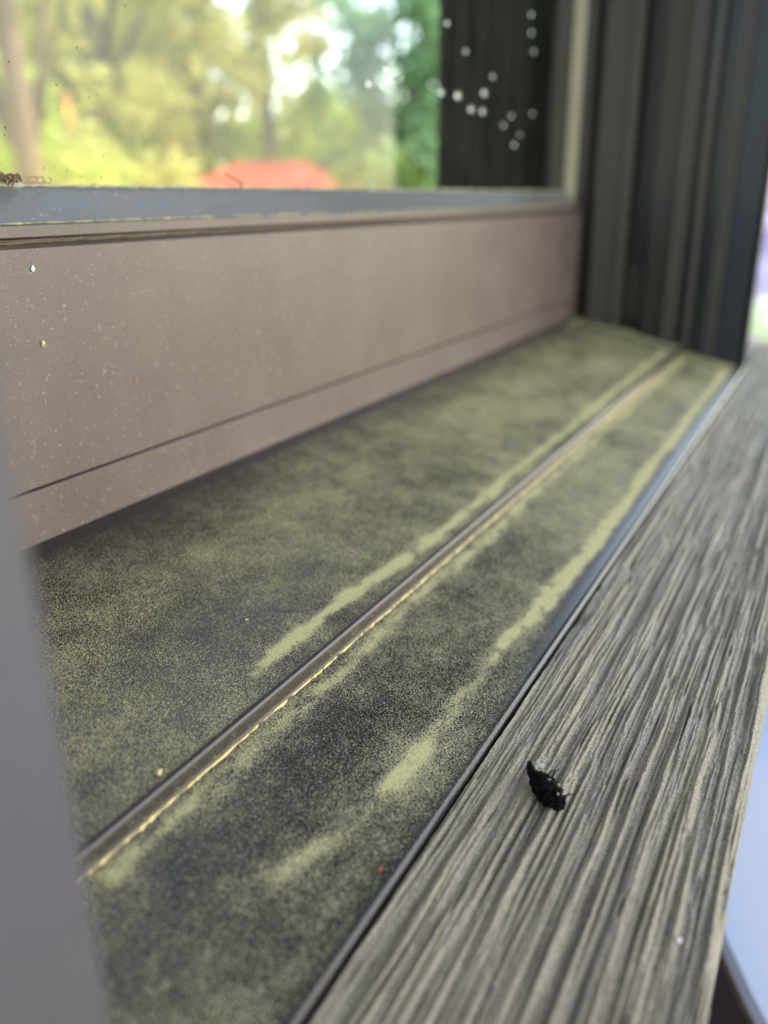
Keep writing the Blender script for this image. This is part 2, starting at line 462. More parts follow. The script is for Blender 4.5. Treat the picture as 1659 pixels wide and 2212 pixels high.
# far jamb: stacked vertical ribs and tracks
jp = [(3.545, 0.988), (3.59, 0.988), (3.59, 0.948), (3.520, 0.945), (3.548, 0.852), (3.534, 0.848), (3.548, 0.812),
      (3.615, 0.808), (3.615, 0.732), (3.545, 0.725), (3.548, 0.640), (3.520, 0.633), (3.536, 0.607), (3.528, 0.604), (3.546, 0.582),
      (3.590, 0.580), (3.590, 0.553), (3.530, 0.550), (3.548, 0.527), (3.600, 0.525), (3.600, 0.474),
      (3.530, 0.471), (3.542, 0.452), (3.534, 0.448), (3.554, 0.427), (3.566, 0.425), (3.562, 0.331), (3.536, 0.314), (3.54, 0.308), (3.59, 0.308), (3.60, 0.42),
      (3.95, 0.50), (3.95, 1.10), (3.545, 1.10)]
v, f = prism(jp, 'z', -0.70, 4.3)
fj = fix_normals(mesh('jamb', W(v), f, M_jamb, win)); bevel(fj, 0.0025*U, 2, 20)
tag(fj, 'far jamb with upright ribs and dark tracks')
M_seal = simple('sky_tinted_seal', (0.010, 0.017, 0.030), 0.3, 0.15, 40)  # dark strips tinted blue to paint in the sky's reflection
for (xa, ya, yb) in ((3.576, 0.5795, 0.5535), (3.582, 0.5245, 0.4745), (3.560, 0.4245, 0.332)):
    v, f = box_v(xa, xa+0.02, yb, ya, -0.70, 4.2)
    o = bevel(mesh('sky_tint_strip', W(v), f, M_seal, fj), 0.001*U, 1); tag(o, 'black strip in the jamb with sky reflection painted blue')
v, f = box_v(3.612, 3.62, 0.735, 0.806, -0.70, 4.2)  # black strip darkens the groove bottom by colour
o = mesh('track_dark_strip', W(v), f, simple('black_track', (0.012, 0.011, 0.012), 0.6), fj); tag(o, 'black bottom of the wide track')
v, f = box_v(3.563, 3.64, 0.734, 0.806, -0.475, -0.255)
o = bevel(mesh('track_plug', W(v), f, M_jamb, fj), 0.003*U); tag(o, 'small block filling the foot of the track')

nj = [(0.2236, 0.305), (0.2236, 0.36), (0.19, 0.37), (0.19, 0.55), (0.215, 0.56), (0.215, 0.70), (0.18, 0.71), (0.18, 1.10), (-0.16, 1.10), (-0.16, 0.29), (0.215, 0.29)]
v, f = prism(nj, 'z', -0.72, 4.3)
o = fix_normals(mesh('jamb', W(v), f, M_near, win)); bevel(o, 0.006*U, 3, 20)
tag(o, 'blurred jamb close to the camera, skylight painted in grey')

# sloping sill, one fine grid carrying pollen thickness plus painted sheen and shade
TS = math.tan(math.radians(12))
def sill_z(y):
    z = -0.475 - TS*(1-y)
    step = 0.017
    hi = np.clip((0.5455-y)/0.0075, 0, 1)
    z = z - step*hi*hi*(3-2*hi)
    z = z + 0.0025*np.exp(-((y-0.5475)/0.0028)**2)      # crest on the step
    z = z + 0.0022*np.exp(-((y-0.3095)/0.0022)**2)      # crest on the front edge
    d = np.clip(0.347-y, 0, None); z = z - 2.0*d*d            # the front edge rolls over
    return z
ys = np.concatenate([np.linspace(1.03, 0.57, 92), np.linspace(0.567, 0.525, 30), np.linspace(0.521, 0.322, 50), np.linspace(0.3205, 0.3055, 16)])
xs = np.concatenate([np.linspace(0.15, 1.7, 330), np.linspace(1.708, 3.64, 230)])
X, Y = np.meshgrid(xs, ys, indexing='ij'); Z = sill_z(Y)
def streak(x, y, pts, wid, seed):
    """a scraped-up ridge of pollen through points (x, y, strength)"""
    d = np.zeros_like(x)
    px = np.array([p[0] for p in pts]); py = np.array([p[1] for p in pts]); pw = np.array([p[2] for p in pts])
    yc = np.interp(x, px, py) + 0.010*(vn(x*9, 0.4, seed)-0.5) + 0.004*(vn(x*40, 0.4, seed+5)-0.5)
    s = np.interp(x, px, pw, 0, 0)
    wd = wid*(0.55+0.9*vn(x*13, 0.2, seed+3))
    e = np.exp(-((y-yc)/wd)**2)
    e = e*np.clip(0.1+1.5*vn(x*48, y*120, seed+4), 0, 1.2)*np.clip(0.5+0.9*vn(x*14, 0.6, seed+6), 0, 1.1)
    return s*e
D = 0.485 + 0.08*(vn(X*5, Y*9, 1)-0.5) + 0.06*(vn(X*18, Y*24, 2)-0.5) + 0.05*(vn(X*60, Y*70, 5)-0.5)
D += 0.07*np.clip((X-0.9)/1.2, 0, 1)  # denser along the sill, painting in the sky's grazing sheen
D -= 0.50*np.exp(-((1.0-Y)/0.020)**2) + 0.09*np.exp(-((1.0-Y)/0.10)**2)  # cleaner strip along the sash, with its shade painted in too
D -= 0.05*np.exp(-((Y-0.45)/0.05)**2)*np.clip(1.1-X, 0, 1)
D += streak(X, Y, [(0.72, 0.590, 0.2), (0.78, 0.594, 0.5), (0.86, 0.594, 0.55), (1.0, 0.585, 0.5), (1.12, 0.579, 0.5), (1.16, 0.58, 0.1), (1.2, 0.578, 0.4), (1.5, 0.580, 0.3), (2.0, 0.580, 0.28), (2.9, 0.587, 0.25), (3.4, 0.587, 0.2)], 0.0085, 11)
D += streak(X, Y, [(0.655, 0.369, 0.0), (0.69, 0.369, 0.45), (0.76, 0.367, 0.5), (0.79, 0.367, 0.1), (0.89, 0.367, 0.15), (0.98, 0.368, 0.1), (1.03, 0.370, 0.5), (1.2, 0.360, 0.6), (1.45, 0.350, 0.55), (1.7, 0.352, 0.45), (2.0, 0.36, 0.4), (2.7, 0.357, 0.35), (3.4, 0.36, 0.3)], 0.0105, 21)
D += streak(X, Y, [(0.45, 0.41, 0.05), (0.55, 0.39, 0.13), (0.60, 0.375, 0.12), (0.66, 0.372, 0.0)], 0.012, 31)
D += streak(X, Y, [(0.4, 0.52, 0.12), (1.0, 0.52, 0.14), (3.4, 0.52, 0.25)], 0.012, 41)
D += 0.30*np.exp(-((Y-0.975)/0.03)**2)*np.clip((X-3.2)/0.25, 0, 1) + 0.2*np.clip((X-3.45)/0.08, 0, 1)
D -= 0.13*np.clip((0.335-Y)/0.03, 0, 1)*(0.6+0.8*vn(X*7, 0.5, 51))*np.clip(1.0, 0, 1)
D -= 0.26*np.clip((0.344-Y)/0.014, 0, 1)*np.clip((X-0.95)/0.5, 0, 1)
D = np.where((Y < 0.5495) & (Y > 0.539), 0.22 + 0.2*vn(X*80, Y*200, 61), D)
D = np.where(np.abs(Y-0.5475) < 0.0025, 0.15, D)
nx, ny = X.shape
v = np.stack([X, Y, Z], -1).reshape(-1, 3)
i = np.arange(nx*ny).reshape(nx, ny)
f = np.stack([i[:-1, :-1], i[:-1, 1:], i[1:, 1:], i[1:, :-1]], -1).reshape(-1, 4)
# front face and underside
vv = [(x, y, z) for x in (0.15, 3.64) for (y, z) in ((0.3045, -0.655), (0.3045, -0.75), (1.03, -0.60))]
front = []
k0 = nx*ny
edge = [(x, 0.3045, -0.658) for x in xs]
fe = [(int(i[a, -1]), k0+a, k0+a+1, int(i[a+1, -1])) for a in range(nx-1)]
allv = v.tolist() + edge
allf = f.tolist() + fe
sill = mesh('window_sill', W(allv), allf, M_sill, win, smooth=True)
fix_normals(sill)
at = sill.data.attributes.new('pollen', 'FLOAT', 'POINT')
at.data.foreach_set('value', np.concatenate([np.clip(D, 0, 0.70).reshape(-1), np.full(nx, 0.2)]).astype(np.float32))
tag(sill, 'sloping sill covered in yellow pollen with two scraped streaks')
v, f = box_v(0.15, 3.64, 0.36, 1.0, -0.80, -0.66)
mesh('sill_base', W(v), f, M_jamb, win)
drift('pollen_drift', 0.30, 3.5, lambda x: (0.5385, float(sill_z(np.array(0.5385)))+0.0003), 0.0030, 1500, win, 33, simple('bright_pollen', (0.74, 0.58, 0.27), 0.9, 0.2, 900))

# ------------------------------------------------------------------ the wooden ledge
ledge = empty('window_ledge', W((0.9, 0.15, -0.9)))
tag(ledge, 'long weathered wooden ledge with deep rough grain in front of the window sill', 'ledge')
xs = np.concatenate([np.linspace(0.10, 1.7, 420), np.linspace(1.71, 4.25, 180)])
ys = np.linspace(0.301, 0.006, 430)
X, Y = np.meshgrid(xs, ys, indexing='ij')
wy = Y + 0.006*(vn(X*1.3, Y*6, 71)-0.5) + 0.0022*(vn(X*9, Y*40, 72)-0.5)
# knot that bends the grain
kn = np.exp(-(((X-2.10)/0.12)**2 + ((Y-0.262)/0.022)**2)); wy = wy + 0.02*kn
H = 0.40*vn(X*1.9, wy*140, 73) + 0.36*vn(X*4.5, wy*260, 74) + 0.24*vn(X*12, wy*480, 75)
H = np.clip((H-0.22)/0.56, 0, 1)
H = H**0.85
chip = vn(X*16, wy*150, 76); H = H*np.clip(1-1.6*np.clip(chip-0.78, 0, 1)*3, 0.3, 1)
Hs = H*0.0088 - 0.004*kn + 0.0016*(vn(X*150, Y*420, 84)-0.5)
edge_drop = 0.010*np.clip((0.016-Y)/0.010, 0, 1)**2 * (0.4+1.2*vn(X*20, 0.3, 77))
Z = -0.6535 + Hs - edge_drop
Yd = Y.copy()
Yd[:, -1] += 0.006*(vn(xs*8, 0.2, 78)-0.5) + 0.003*(vn(xs*60, 0.2, 79)-0.5)
nx, ny = X.shape
v = np.stack([X, Yd, Z], -1).reshape(-1, 3); i = np.arange(nx*ny).reshape(nx, ny)
f = np.stack([i[:-1, :-1], i[:-1, 1:], i[1:, 1:], i[1:, :-1]], -1).reshape(-1, 4).tolist()
allv = v.tolist(); k0 = len(allv)
low = [(0.0, -0.012), (0.001, -0.10), (0.004, -0.24)]
for dy, dz in low:
    allv += [(xs[a], Yd[a, -1]+dy+0.002*(vn(xs[a]*30, dz*90, 80)-0.5), -0.6535+dz) for a in range(nx)]
rows = [[int(q) for q in i[:, -1]]] + [[k0+r*nx+a for a in range(nx)] for r in range(3)]
for r in range(3):
    f += [(rows[r][a], rows[r+1][a], rows[r+1][a+1], rows[r][a+1]) for a in range(nx-1)]
kb = len(allv)
allv += [(xs[a], 0.301, -0.8935) for a in range(nx)]
f += [(rows[3][a], kb+a, kb+a+1, rows[3][a+1]) for a in range(nx-1)]
f += [(int(i[a, 0]), int(i[a+1, 0]), kb+a+1, kb+a) for a in range(nx-1)]
for a in (0, nx-1):
    cap = [int(q) for q in i[a, :]] + [rows[r][a] for r in (1, 2, 3)] + [kb+a]
    f.append(tuple(cap))
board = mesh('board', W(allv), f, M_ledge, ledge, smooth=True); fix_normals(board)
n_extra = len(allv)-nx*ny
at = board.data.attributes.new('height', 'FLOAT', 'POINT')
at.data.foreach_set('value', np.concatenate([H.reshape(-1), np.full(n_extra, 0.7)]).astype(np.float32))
PO = 0.5*np.clip((Y-0.10)/0.2, 0, 1)*vn(X*9, Y*50, 81) + 0.55*np.exp(-((wy-0.072)/0.007)**2)*np.clip(vn(X*3.1, 0.2, 82)*1.8-0.5, 0, 1) + 0.35*np.clip(vn(X*7, wy*60, 83)-0.62, 0, 1)*2
at = board.data.attributes.new('pollen', 'FLOAT', 'POINT')
at.data.foreach_set('value', np.concatenate([np.clip(PO, 0, 1).reshape(-1), np.zeros(n_extra)]).astype(np.float32))
# the board's tail beyond the far jamb
v, f = box_v(3.66, 4.25, 0.305, 0.50, -0.89, -0.652)
mesh('board', W(v), f, M_ledge, ledge)

# ------------------------------------------------------------------ small things on the sill, the ledge and the sash
def blob(c, r, seed, rough=0.3, nu=12, nv=8):
    c = np.asarray(c, float); r = np.asarray(r, float)*np.ones(3)
    v = []; f = []
    rs = np.random.default_rng(seed)
    for a in range(nv+1):
        th = math.pi*a/nv
        for b in range(nu):
            ph = 2*math.pi*b/nu
            k = 1 + rough*(rs.random()-0.5)
            v.append(c + r*k*np.array([math.sin(th)*math.cos(ph), math.sin(th)*math.sin(ph), math.cos(th)]))
    for a in range(nv):
        for b in range(nu):
            b2 = (b+1) % nu
            f.append((a*nu+b, (a+1)*nu+b, (a+1)*nu+b2, a*nu+b2))
    return v, f

bug = empty('dead_insect', W((0.785, 0.215, -0.648)))
tag(bug, 'black crumbly dead insect lying on the rough wooden ledge', 'insect')
A = np.array([0.794, 0.2335, -0.640]); B = np.array([0.757, 0.189, -0.641])
rs = np.random.default_rng(3)
nseg, nr = 26, 16
v = []; f = []
ax = (B-A)/np.linalg.norm(B-A); sd = np.cross(ax, [0, 0, 1]); sd /= np.linalg.norm(sd); upv = np.cross(sd, ax)
for a in range(nseg):
    t = a/(nseg-1)
    r = 0.0125*math.sin(math.pi*(0.10+0.83*t))**0.7
    c = A + (B-A)*t + upv*0.001*math.sin(t*5)
    for b in range(nr):
        ph = 2*math.pi*b/nr
        k = r*(0.88+0.5*rs.random())
        v.append(c + sd*k*1.05*math.cos(ph) + upv*k*0.85*math.sin(ph))
for a in range(nseg-1):
    for b in range(nr):
        b2 = (b+1) % nr; f.append((a*nr+b, a*nr+b2, (a+1)*nr+b2, (a+1)*nr+b))
f.append(tuple(range(nr-1, -1, -1))); f.append(tuple(range((nseg-1)*nr, nseg*nr)))
mesh('body', W(v), f, M_black, bug)
v, f = tube([W(A+np.array(d)) for d in ((-0.006, -0.004, 0.0), (0.000, 0.004, 0.004), (0.003, 0.007, 0.009), (0.005, 0.009, 0.014))], [0.0075*U, 0.0062*U, 0.0045*U, 0.0018*U], 8)
mesh('tip', v, f, M_black, bug)
gp = []
for k in range(70):
    t = rs.random(); ph = rs.random()*math.pi*1.2 - 0.3
    r = 0.0125*math.sin(math.pi*(0.10+0.83*t))**0.7
    c = A+(B-A)*t + sd*r*math.cos(ph) + upv*r*0.9*math.sin(ph)
    gp.append(blob(W(c), np.array([0.0022, 0.0018, 0.0024])*U*(0.6+0.9*rs.random()), 100+k, 0.6, 6, 4))
for k in range(7):
    t = 0.25+0.7*rs.random(); c = A+(B-A)*t
    d = sd*(0.006+0.008*rs.random())*(1 if k % 3 else -1) + upv*(0.012*rs.random()+0.002) + ax*(rs.random()-0.5)*0.012
    gp.append(tube([W(c+d*0.6), W(c+d*1.25), W(c+d*1.7+ax*0.004)], [0.0011*U, 0.0009*U, 0.0004*U], 5))
v, f = join(gp); o = mesh('crumbs', v, f, M_black, bug); o['kind'] = 'stuff'
v, f = blob(W(A+np.array([0.0045, -0.004, 0.013])), np.array([0.0035, 0.005, 0.002])*U, 5, 0.4); o = mesh('flake', v, f, M_flake, bug); tag(o, 'pale grey flake near the pointed tip')
v, f = blob(W((A+B)/2+np.array([0.004, -0.011, 0.009])), np.array([0.0018, 0.002, 0.0022])*U, 6, 0.4); o = mesh('flake', v, f, M_tan, bug); tag(o, 'tan flake on the flank')
for k in range(6):
    t = 0.35+0.55*rs.random(); v, f = blob(W(A+(B-A)*t-sd*0.008*(rs.random()-0.2)+upv*0.0115), np.array([0.0014, 0.0014, 0.0009])*U, 60+k, 0.5, 6, 4); o = mesh('flake', v, f, M_flake, bug)
    tag(o, 'pale fleck on the back')


def speck(name, c, r, mat, label, cat, seed=1, rough=0.5):
    v, f = blob(W(c), np.asarray(r, float)*U, seed, rough, 8, 6)
    o = mesh(name, v, f, mat, None, base=W(c)); tag(o, label, cat); return o
def sz(x, y, dz=0.001): return (x, y, float(sill_z(np.array(y)))+dz)
speck('rust_flake', sz(0.576, 0.3235), (0.0045, 0.003, 0.0012), M_rust, 'tiny rust coloured flake on the sill close to its front edge', 'speck', 2)
speck('pollen_crumb', sz(0.523, 0.561, 0.002), (0.005, 0.004, 0.003), M_pollen, 'pale pollen crumb on the sill beside the near end of the step', 'speck', 3)
speck('pollen_crumb', sz(0.811, 0.662, 0.0012), (0.0022, 0.002, 0.0015), M_pollen, 'tiny tan crumb on the sill above the start of the pollen streak', 'speck', 4)
speck('white_speck', (0.821, 0.9985, -0.085), (0.003, 0.0015, 0.004), M_white, 'small white speck on the brown sash rail just below its groove', 'speck', 5)
speck('amber_speck', (0.819, 0.9985, -0.188), (0.0035, 0.002, 0.0042), M_amber, 'amber speck halfway up the near end of the sash rail', 'speck', 6)
speck('orange_speck', (0.989, 0.9985, -0.273), (0.0018, 0.0012, 0.0035), simple('orange_speck', (0.7, 0.25, 0.08), 0.5), 'tiny orange speck on the sash rail above its score line', 'speck', 7)
speck('white_grain', (0.640, 0.041, -0.6475), (0.0028, 0.0028, 0.0028), M_white, 'small white grain stuck near the outer edge of the wooden ledge', 'speck', 8)

lipz = 0.0275
pts = [(1.384, 1.062, 0.0245), (1.3865, 1.062, 0.0300), (1.381, 1.062, 0.0352), (1.366, 1.062, 0.0395), (1.349, 1.062, 0.0440), (1.338, 1.062, 0.0510)]
v, f = tube([W(p) for p in pts], [0.0016*U]*5+[0.0011*U], 8)
o = mesh('dry_fibre', v, f, M_fibre, None, base=W(pts[0]), smooth=True); tag(o, 'curled dry brown fibre standing on the lip below the glass', 'fibre')
parts = []
rs = np.random.default_rng(12)
for k in range(26):
    c = np.array([0.850+0.045*(rs.random()-0.5)*1.4, 1.068+0.012*(rs.random()-0.5), 0.0265+0.010*rs.random()])
    d = (rs.random(3)-0.5)*np.array([0.03, 0.01, 0.012])
    parts.append(tube([W(c-d), W(c+np.array([0, 0, 0.003])), W(c+d)], [0.0012*U, 0.0022*U, 0.0010*U], 6))
v, f = join(parts); o = mesh('debris_wad', v, f, M_wad, None, base=W((0.85, 1.068, 0.025))); tag(o, 'matted brown wad of debris on the lip at the near end of the glass', 'debris')
parts = []
for q in range(3):
    c = np.array([0.905+0.012*q, 1.070, 0.0275]); ph = np.linspace(0, 2*math.pi*0.85, 14) + q
    parts.append(tube([W(c+np.array([0.008*math.cos(a), 0, 0.0045+0.0045*math.sin(a)])) for a in ph], [0.0005*U]*14, 5))
v, f = join(parts); o = mesh('hair_curl', v, f, M_fibre, None, base=W((0.91, 1.07, 0.0275))); tag(o, 'fine tangled hair curl on the lip beside the debris wad', 'hair')
# dirt specks on the glass: nobody could count them
parts = []
rs = np.random.default_rng(21)
for k in range(170):
    x = 0.86 + 1.3*rs.random()**1.8; z = 0.03 + 0.33*rs.random()**1.6
    r = 0.0009*(0.5+1.3*rs.random()**2)
    parts.append(blob(W((x, 1.0795, z)), np.array([r, 0.0005, r*1.3])*U, k, 0.4, 6, 4))
v, f = join(parts); o = mesh('dirt_specks', v, f, M_fibre, win); o['kind'] = 'stuff'; tag(o, 'fine dark dirt specks on the glass')

# water drops on the glass in front of the dark post
first = None
drops = [(2.34, 0.278, 1.0, 'the lowest at the very edge of the dark post'), (2.455, 0.281, 1.25, 'the fattest, just inside the edge of the dark post'), (2.658, 0.306, 1.2, 'bright, right of the fattest drop'),
         (2.557, 0.253, 1.1, 'bright, below and between two larger drops'), (2.648, 0.254, 1.1, 'bright, right of a twin at the same height'), (2.722, 0.357, 0.8, 'faint and alone above the bright pair'),
         (2.834, 0.226, 0.8, 'at the top of the lower slanting trail'), (2.905, 0.259, 0.85, 'faint, in the gap right of the bright pair'), (2.943, 0.172, 0.95, 'the lowest of the slanting trail'),
         (2.994, 0.207, 0.7, 'faint, just above the lowest drop'), (3.115, 0.281, 0.8, 'faint, near the inner edge of the post'), (3.065, 0.526, 0.9, 'high on the right, second from the top'),
         (3.056, 0.579, 0.9, 'high on the right, topmost'), (3.097, 0.474, 0.9, 'high on the right, third from the top'), (2.506, 0.400, 0.7, 'faint, high above the fattest drop'),
         (2.371, 0.451, 0.75, 'faint, high at the edge of the post'), (2.02, 0.30, 1.1, 'against the green trees, nearest the post'), (1.93, 0.26, 1.0, 'against the green trees, left of the other one')]
def half_drop(r):
    v, f = blob((0, 0, 0), (r, r*0.55, r*1.25), 1, 0.0, 20, 14)
    return v, f
for k, (x, z, s, where) in enumerate(drops):
    p = W((x, 1.0795, z))
    if first is None:
        v, f = half_drop(0.0014)
        o = mesh('water_drop', np.array(v)+p, f, M_drop, None, base=p, smooth=True); first = o
    else:
        o = first.copy(); COL.objects.link(o); o.location = tuple(p)
    o.scale = (s, s, s)
    tag(o, 'water drop on the glass, ' + where, 'water drop', 'water drops on the glass')

# ------------------------------------------------------------------ outside the glass: a dark post standing in for the mirrored jamb
post = empty('jamb_mirror_post', (3.56*U, 1.37*U, -0.75))
tag(post, 'made-up dark post outside the glass in place of the mirrored jamb', 'post')
def rough_box(x0, x1, y0, y1, z0, z1, n=40, seed=1, amp=0.002):
    """square post with slightly uneven faces"""
    ring = []
    m = 14
    for k in range(m): ring.append((x0+(x1-x0)*k/m, y0, 0, -1))
    for k in range(m): ring.append((x1, y0+(y1-y0)*k/m, 1, 0))
    for k in range(m): ring.append((x1-(x1-x0)*k/m, y1, 0, 1))
    for k in range(m): ring.append((x0, y1-(y1-y0)*k/m, -1, 0))
    v = []; f = []; R = len(ring)
    for a in range(n+1):
        z = z0+(z1-z0)*a/n
        for q, (x, y, nx_, ny_) in enumerate(ring):
            d = amp*(float(vn(q*0.9, z*4, seed))-0.5)*2
            v.append((x+nx_*d, y+ny_*d, z))
    for a in range(n):
        for q in range(R):
            q2 = (q+1) % R; f.append((a*R+q, a*R+q2, (a+1)*R+q2, (a+1)*R+q))
    f.append(tuple(range(R-1, -1, -1))); f.append(tuple(range(n*R, n*R+R)))
    return v, f
v, f = rough_box(3.17*U, 3.92*U, 1.26*U, 1.48*U, -0.75, 2.42)
mesh('shaft', v, f, M_post, post)
v, f = box_v(3.12*U, 4.0*U, 1.20*U, 1.55*U, -0.75, -0.62)
bevel(mesh('base', v, f, M_post, post), 0.006)

# ------------------------------------------------------------------ porch table
tc = W((2.595, -1.955, -1.6))
tb = empty('round_table', (tc[0], tc[1], 0)); tag(tb, 'pale blue round table with painted white reflections below the wooden ledge', 'table')
R_ = 2.2*U
def lathe(prof, c, seg=96):
    v = []; f = []
    for r, z in prof:
        for k in range(seg):
            a = 2*math.pi*k/seg; v.append((c[0]+r*math.cos(a), c[1]+r*math.sin(a), c[2]+z))
    n = len(prof)
    for a in range(n-1):
        for k in range(seg):
            k2 = (k+1) % seg; f.append((a*seg+k, a*seg+k2, (a+1)*seg+k2, (a+1)*seg+k))
    f.append(tuple(range(seg-1, -1, -1))); f.append(tuple(range((n-1)*seg, n*seg)))
    return v, f
v, f = lathe([(R_*0.9, -0.005), (R_-0.004, -0.005), (R_, -0.004), (R_, -0.002), (R_-0.003, 0.0), (R_-0.02, 0.0), (0.02, 0.0)], tc)
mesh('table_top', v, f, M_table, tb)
v, f = lathe([(R_-0.002, -0.0055), (R_+0.0006, -0.0045), (R_+0.0006, -0.0028), (R_+0.0001, -0.002)], tc); 
mesh('rim', v, f[:-2], simple('pale_rim', (0.22, 0.21, 0.15), 0.4), tb)
v, f = lathe([(0.16, -tc[2]), (0.15, -tc[2]+0.02), (0.03, -tc[2]+0.05), (0.025, -0.06), (0.10, -0.006)], tc, 32)
mesh('pedestal', v, f, M_iron, tb)

# ------------------------------------------------------------------ trees, shrubs and the red-roofed shed beyond the glass
def foliage(name, clumps, n_per, leaf, mat, parent, seed):
    """leaf blades gathered in clumps; one part of its tree"""
    rs = np.random.default_rng(seed); P = []
    C = []; Rr = []
    for (c, r) in clumps:
        k = n_per
        d = rs.normal(size=(k, 3)); d /= np.linalg.norm(d, axis=1)[:, None]
        P.append(np.asarray(c) + d*(r*rs.random(k)**0.45)[:, None]); C.append(np.full(k, rs.random()))
    P = np.concatenate(P); C = np.concatenate(C); n = len(P)
    a = rs.normal(size=(n, 3)); a /= np.linalg.norm(a, axis=1)[:, None]
    b = np.cross(a, rs.normal(size=(n, 3))); b /= np.linalg.norm(b, axis=1)[:, None]
    L = leaf*(0.6+0.8*rs.random(n))[:, None]
    v = np.empty((n, 4, 3)); v[:, 0] = P-a*L*0.5; v[:, 1] = P+b*L*0.28; v[:, 2] = P+a*L*0.5; v[:, 3] = P-b*L*0.28
    v[:, 1] += np.cross(a, b)*L*0.08; v[:, 3] += np.cross(a, b)*L*0.08
    v = v.reshape(-1, 3); f = np.arange(n*4).reshape(n, 4)
    o = mesh(name, v, f, mat, parent)
    tint = np.repeat(np.clip(C*0.7+0.3*rs.random(n), 0, 1), 4).astype(np.float32)
    at = o.data.attributes.new('tint', 'FLOAT', 'POINT'); at.data.foreach_set('value', tint)
    return o
GZ = -0.75
def tree(name, label, ang, dist, top, crown_r, crown_h, trunk_r, lmat, bark, seed, nclump=30, nper=60, leaf=0.22, low=None, cat='tree', group=None, trunk_h=None):
    a = math.radians(ang); x, y = dist*math.cos(a), dist*math.sin(a)
    t = empty(name, (x, y, GZ)); tag(t, label, cat, group)
    rs = np.random.default_rng(seed)
    topz = CAMZ + top; cz = topz - crown_h*0.5
    h = trunk_h or (cz - GZ)
    bend = (rs.random(2)-0.5)*0.3
    pts = [np.array([x+bend[0]*s*s*0.4, y+bend[1]*s*s*0.4, GZ-0.1+(h+0.1)*s]) for s in np.linspace(0, 1, 7)]
    V = [tube(pts, [trunk_r*(1.25-0.75*s) for s in np.linspace(0, 1, 7)], 10)]
    clumps = []
    for k in range(nclump):
        while True:
            d = rs.random(3)*2-1
            if 0.25 < np.linalg.norm(d) < 1: break
        c = np.array([x, y, cz]) + d*np.array([crown_r, crown_r, crown_h*0.5])
        clumps.append((c, crown_r*(0.16+0.16*rs.random())))
        if k % 4 == 0:
            s = pts[3+int(rs.integers(0, 4))]
            V.append(tube([s, (s+c)/2+np.array([0, 0, 0.1]), c], [trunk_r*0.35, trunk_r*0.22, trunk_r*0.08], 6))
    v, f = join(V); mesh('trunk', v, f, bark, t, smooth=True)
    foliage('foliage', clumps, nper, leaf, lmat, t, seed+500)
    return t

# angle 50 deg is the left edge of the view through the glass, 25 deg the dark post
tree('leaning_tree', 'tan trunked tree at the left edge of the glass', 49.9, 6.0, 3.2, 1.6, 1.8, 0.095, L_olive, M_barkg, 1, 24, 50, 0.16, trunk_h=4.0)
G2 = 'tall trees behind the shrubs'
tree('olive_tree', 'tall olive yellow tree with a dark trunk left of the view', 45.6, 15.0, 5.5, 2.6, 5.0, 0.20, L_olive, M_bark, 2, 60, 60, 0.26, group=G2)
tree('olive_tree', 'thin yellow olive tree between the dark trunk and the sky gap', 39.5, 18.0, 6.0, 2.3, 5.6, 0.22, L_olive, M_bark, 3, 40, 55, 0.26, group=G2)
tree('slim_tree', 'slim sparse tree with grey trunk below the blue sky gap', 35.6, 17.0, 4.2, 1.7, 3.2, 0.17, L_olive, M_bark, 4, 16, 50, 0.24, group=G2)
tree('lime_tree', 'round bright lime tree in front of the blue sky', 32.3, 18.5, 2.3, 1.5, 2.6, 0.13, L_lime, M_bark, 5, 26, 60, 0.22, group=G2)
tree('blue_green_tree', 'dense blue green tree beside the dark post', 26.3, 14.0, 3.4, 1.5, 4.4, 0.16, L_blue, M_bark, 6, 54, 60, 0.22, group=G2)
tree('blue_green_tree', 'darker blue green tree partly behind the dark post', 23.2, 16.0, 4.6, 1.9, 5.6, 0.2, L_blue, M_bark, 7, 50, 60, 0.24, group=G2)
tree('pale_tree', 'pale hazy tree far behind the left shrubs', 48.5, 30.0, 10.0, 4.2, 9.0, 0.3, L_olive, M_bark, 8, 60, 55, 0.45, group=G2)
tree('pale_tree', 'pale hazy tree far behind the middle shrubs', 41.5, 34.0, 9.0, 4.6, 9.0, 0.3, L_mid, M_bark, 9, 60, 55, 0.45, group=G2)
tree('pale_tree', 'low hazy tree far behind the shed', 35.0, 36.0, 4.0, 4.4, 5.0, 0.3, L_mid, M_bark, 10, 50, 55, 0.45, group=G2)
tree('pale_tree', 'low hazy tree far behind the lime tree', 29.5, 33.0, 3.4, 4.0, 5.0, 0.3, L_mid, M_bark, 11, 50, 55, 0.45, group=G2)
tree('corner_tree', 'yellow green tree seen past the outer edge of the jamb', 4.0, 16.0, 4.5, 2.0, 5.2, 0.2, L_lime, M_bark, 12, 50, 60, 0.26)
G3 = 'shrubs in front of the trees'
sh = [(51.5, 9.0, 0.95, 1.3, L_lime, 'yellow green shrub behind the tan trunk'), (47.6, 10.0, 0.75, 1.3, L_olive, 'pale olive shrub right of the tan trunk'), (45.6, 15.0, 1.6, 1.5, L_mid, 'mid green shrub under the dark trunk'),
      (42.4, 17.5, 1.7, 1.6, L_lime, 'yellow green shrub left of the red roof'), (37.3, 17.0, 1.5, 1.6, L_mid, 'mid green shrub behind the red roof'), (34.0, 18.0, 1.7, 1.7, L_lime, 'lime shrub rising behind the red roof ridge'),
      (30.6, 17.0, 1.1, 1.5, L_lime, 'lime shrub right of the red roof'), (28.3, 11.0, 0.55, 1.0, L_mid, 'low green shrub between the red roof and the post'), (25.0, 11.0, 0.7, 1.2, L_blue, 'blue green shrub at the foot of the dark post')]
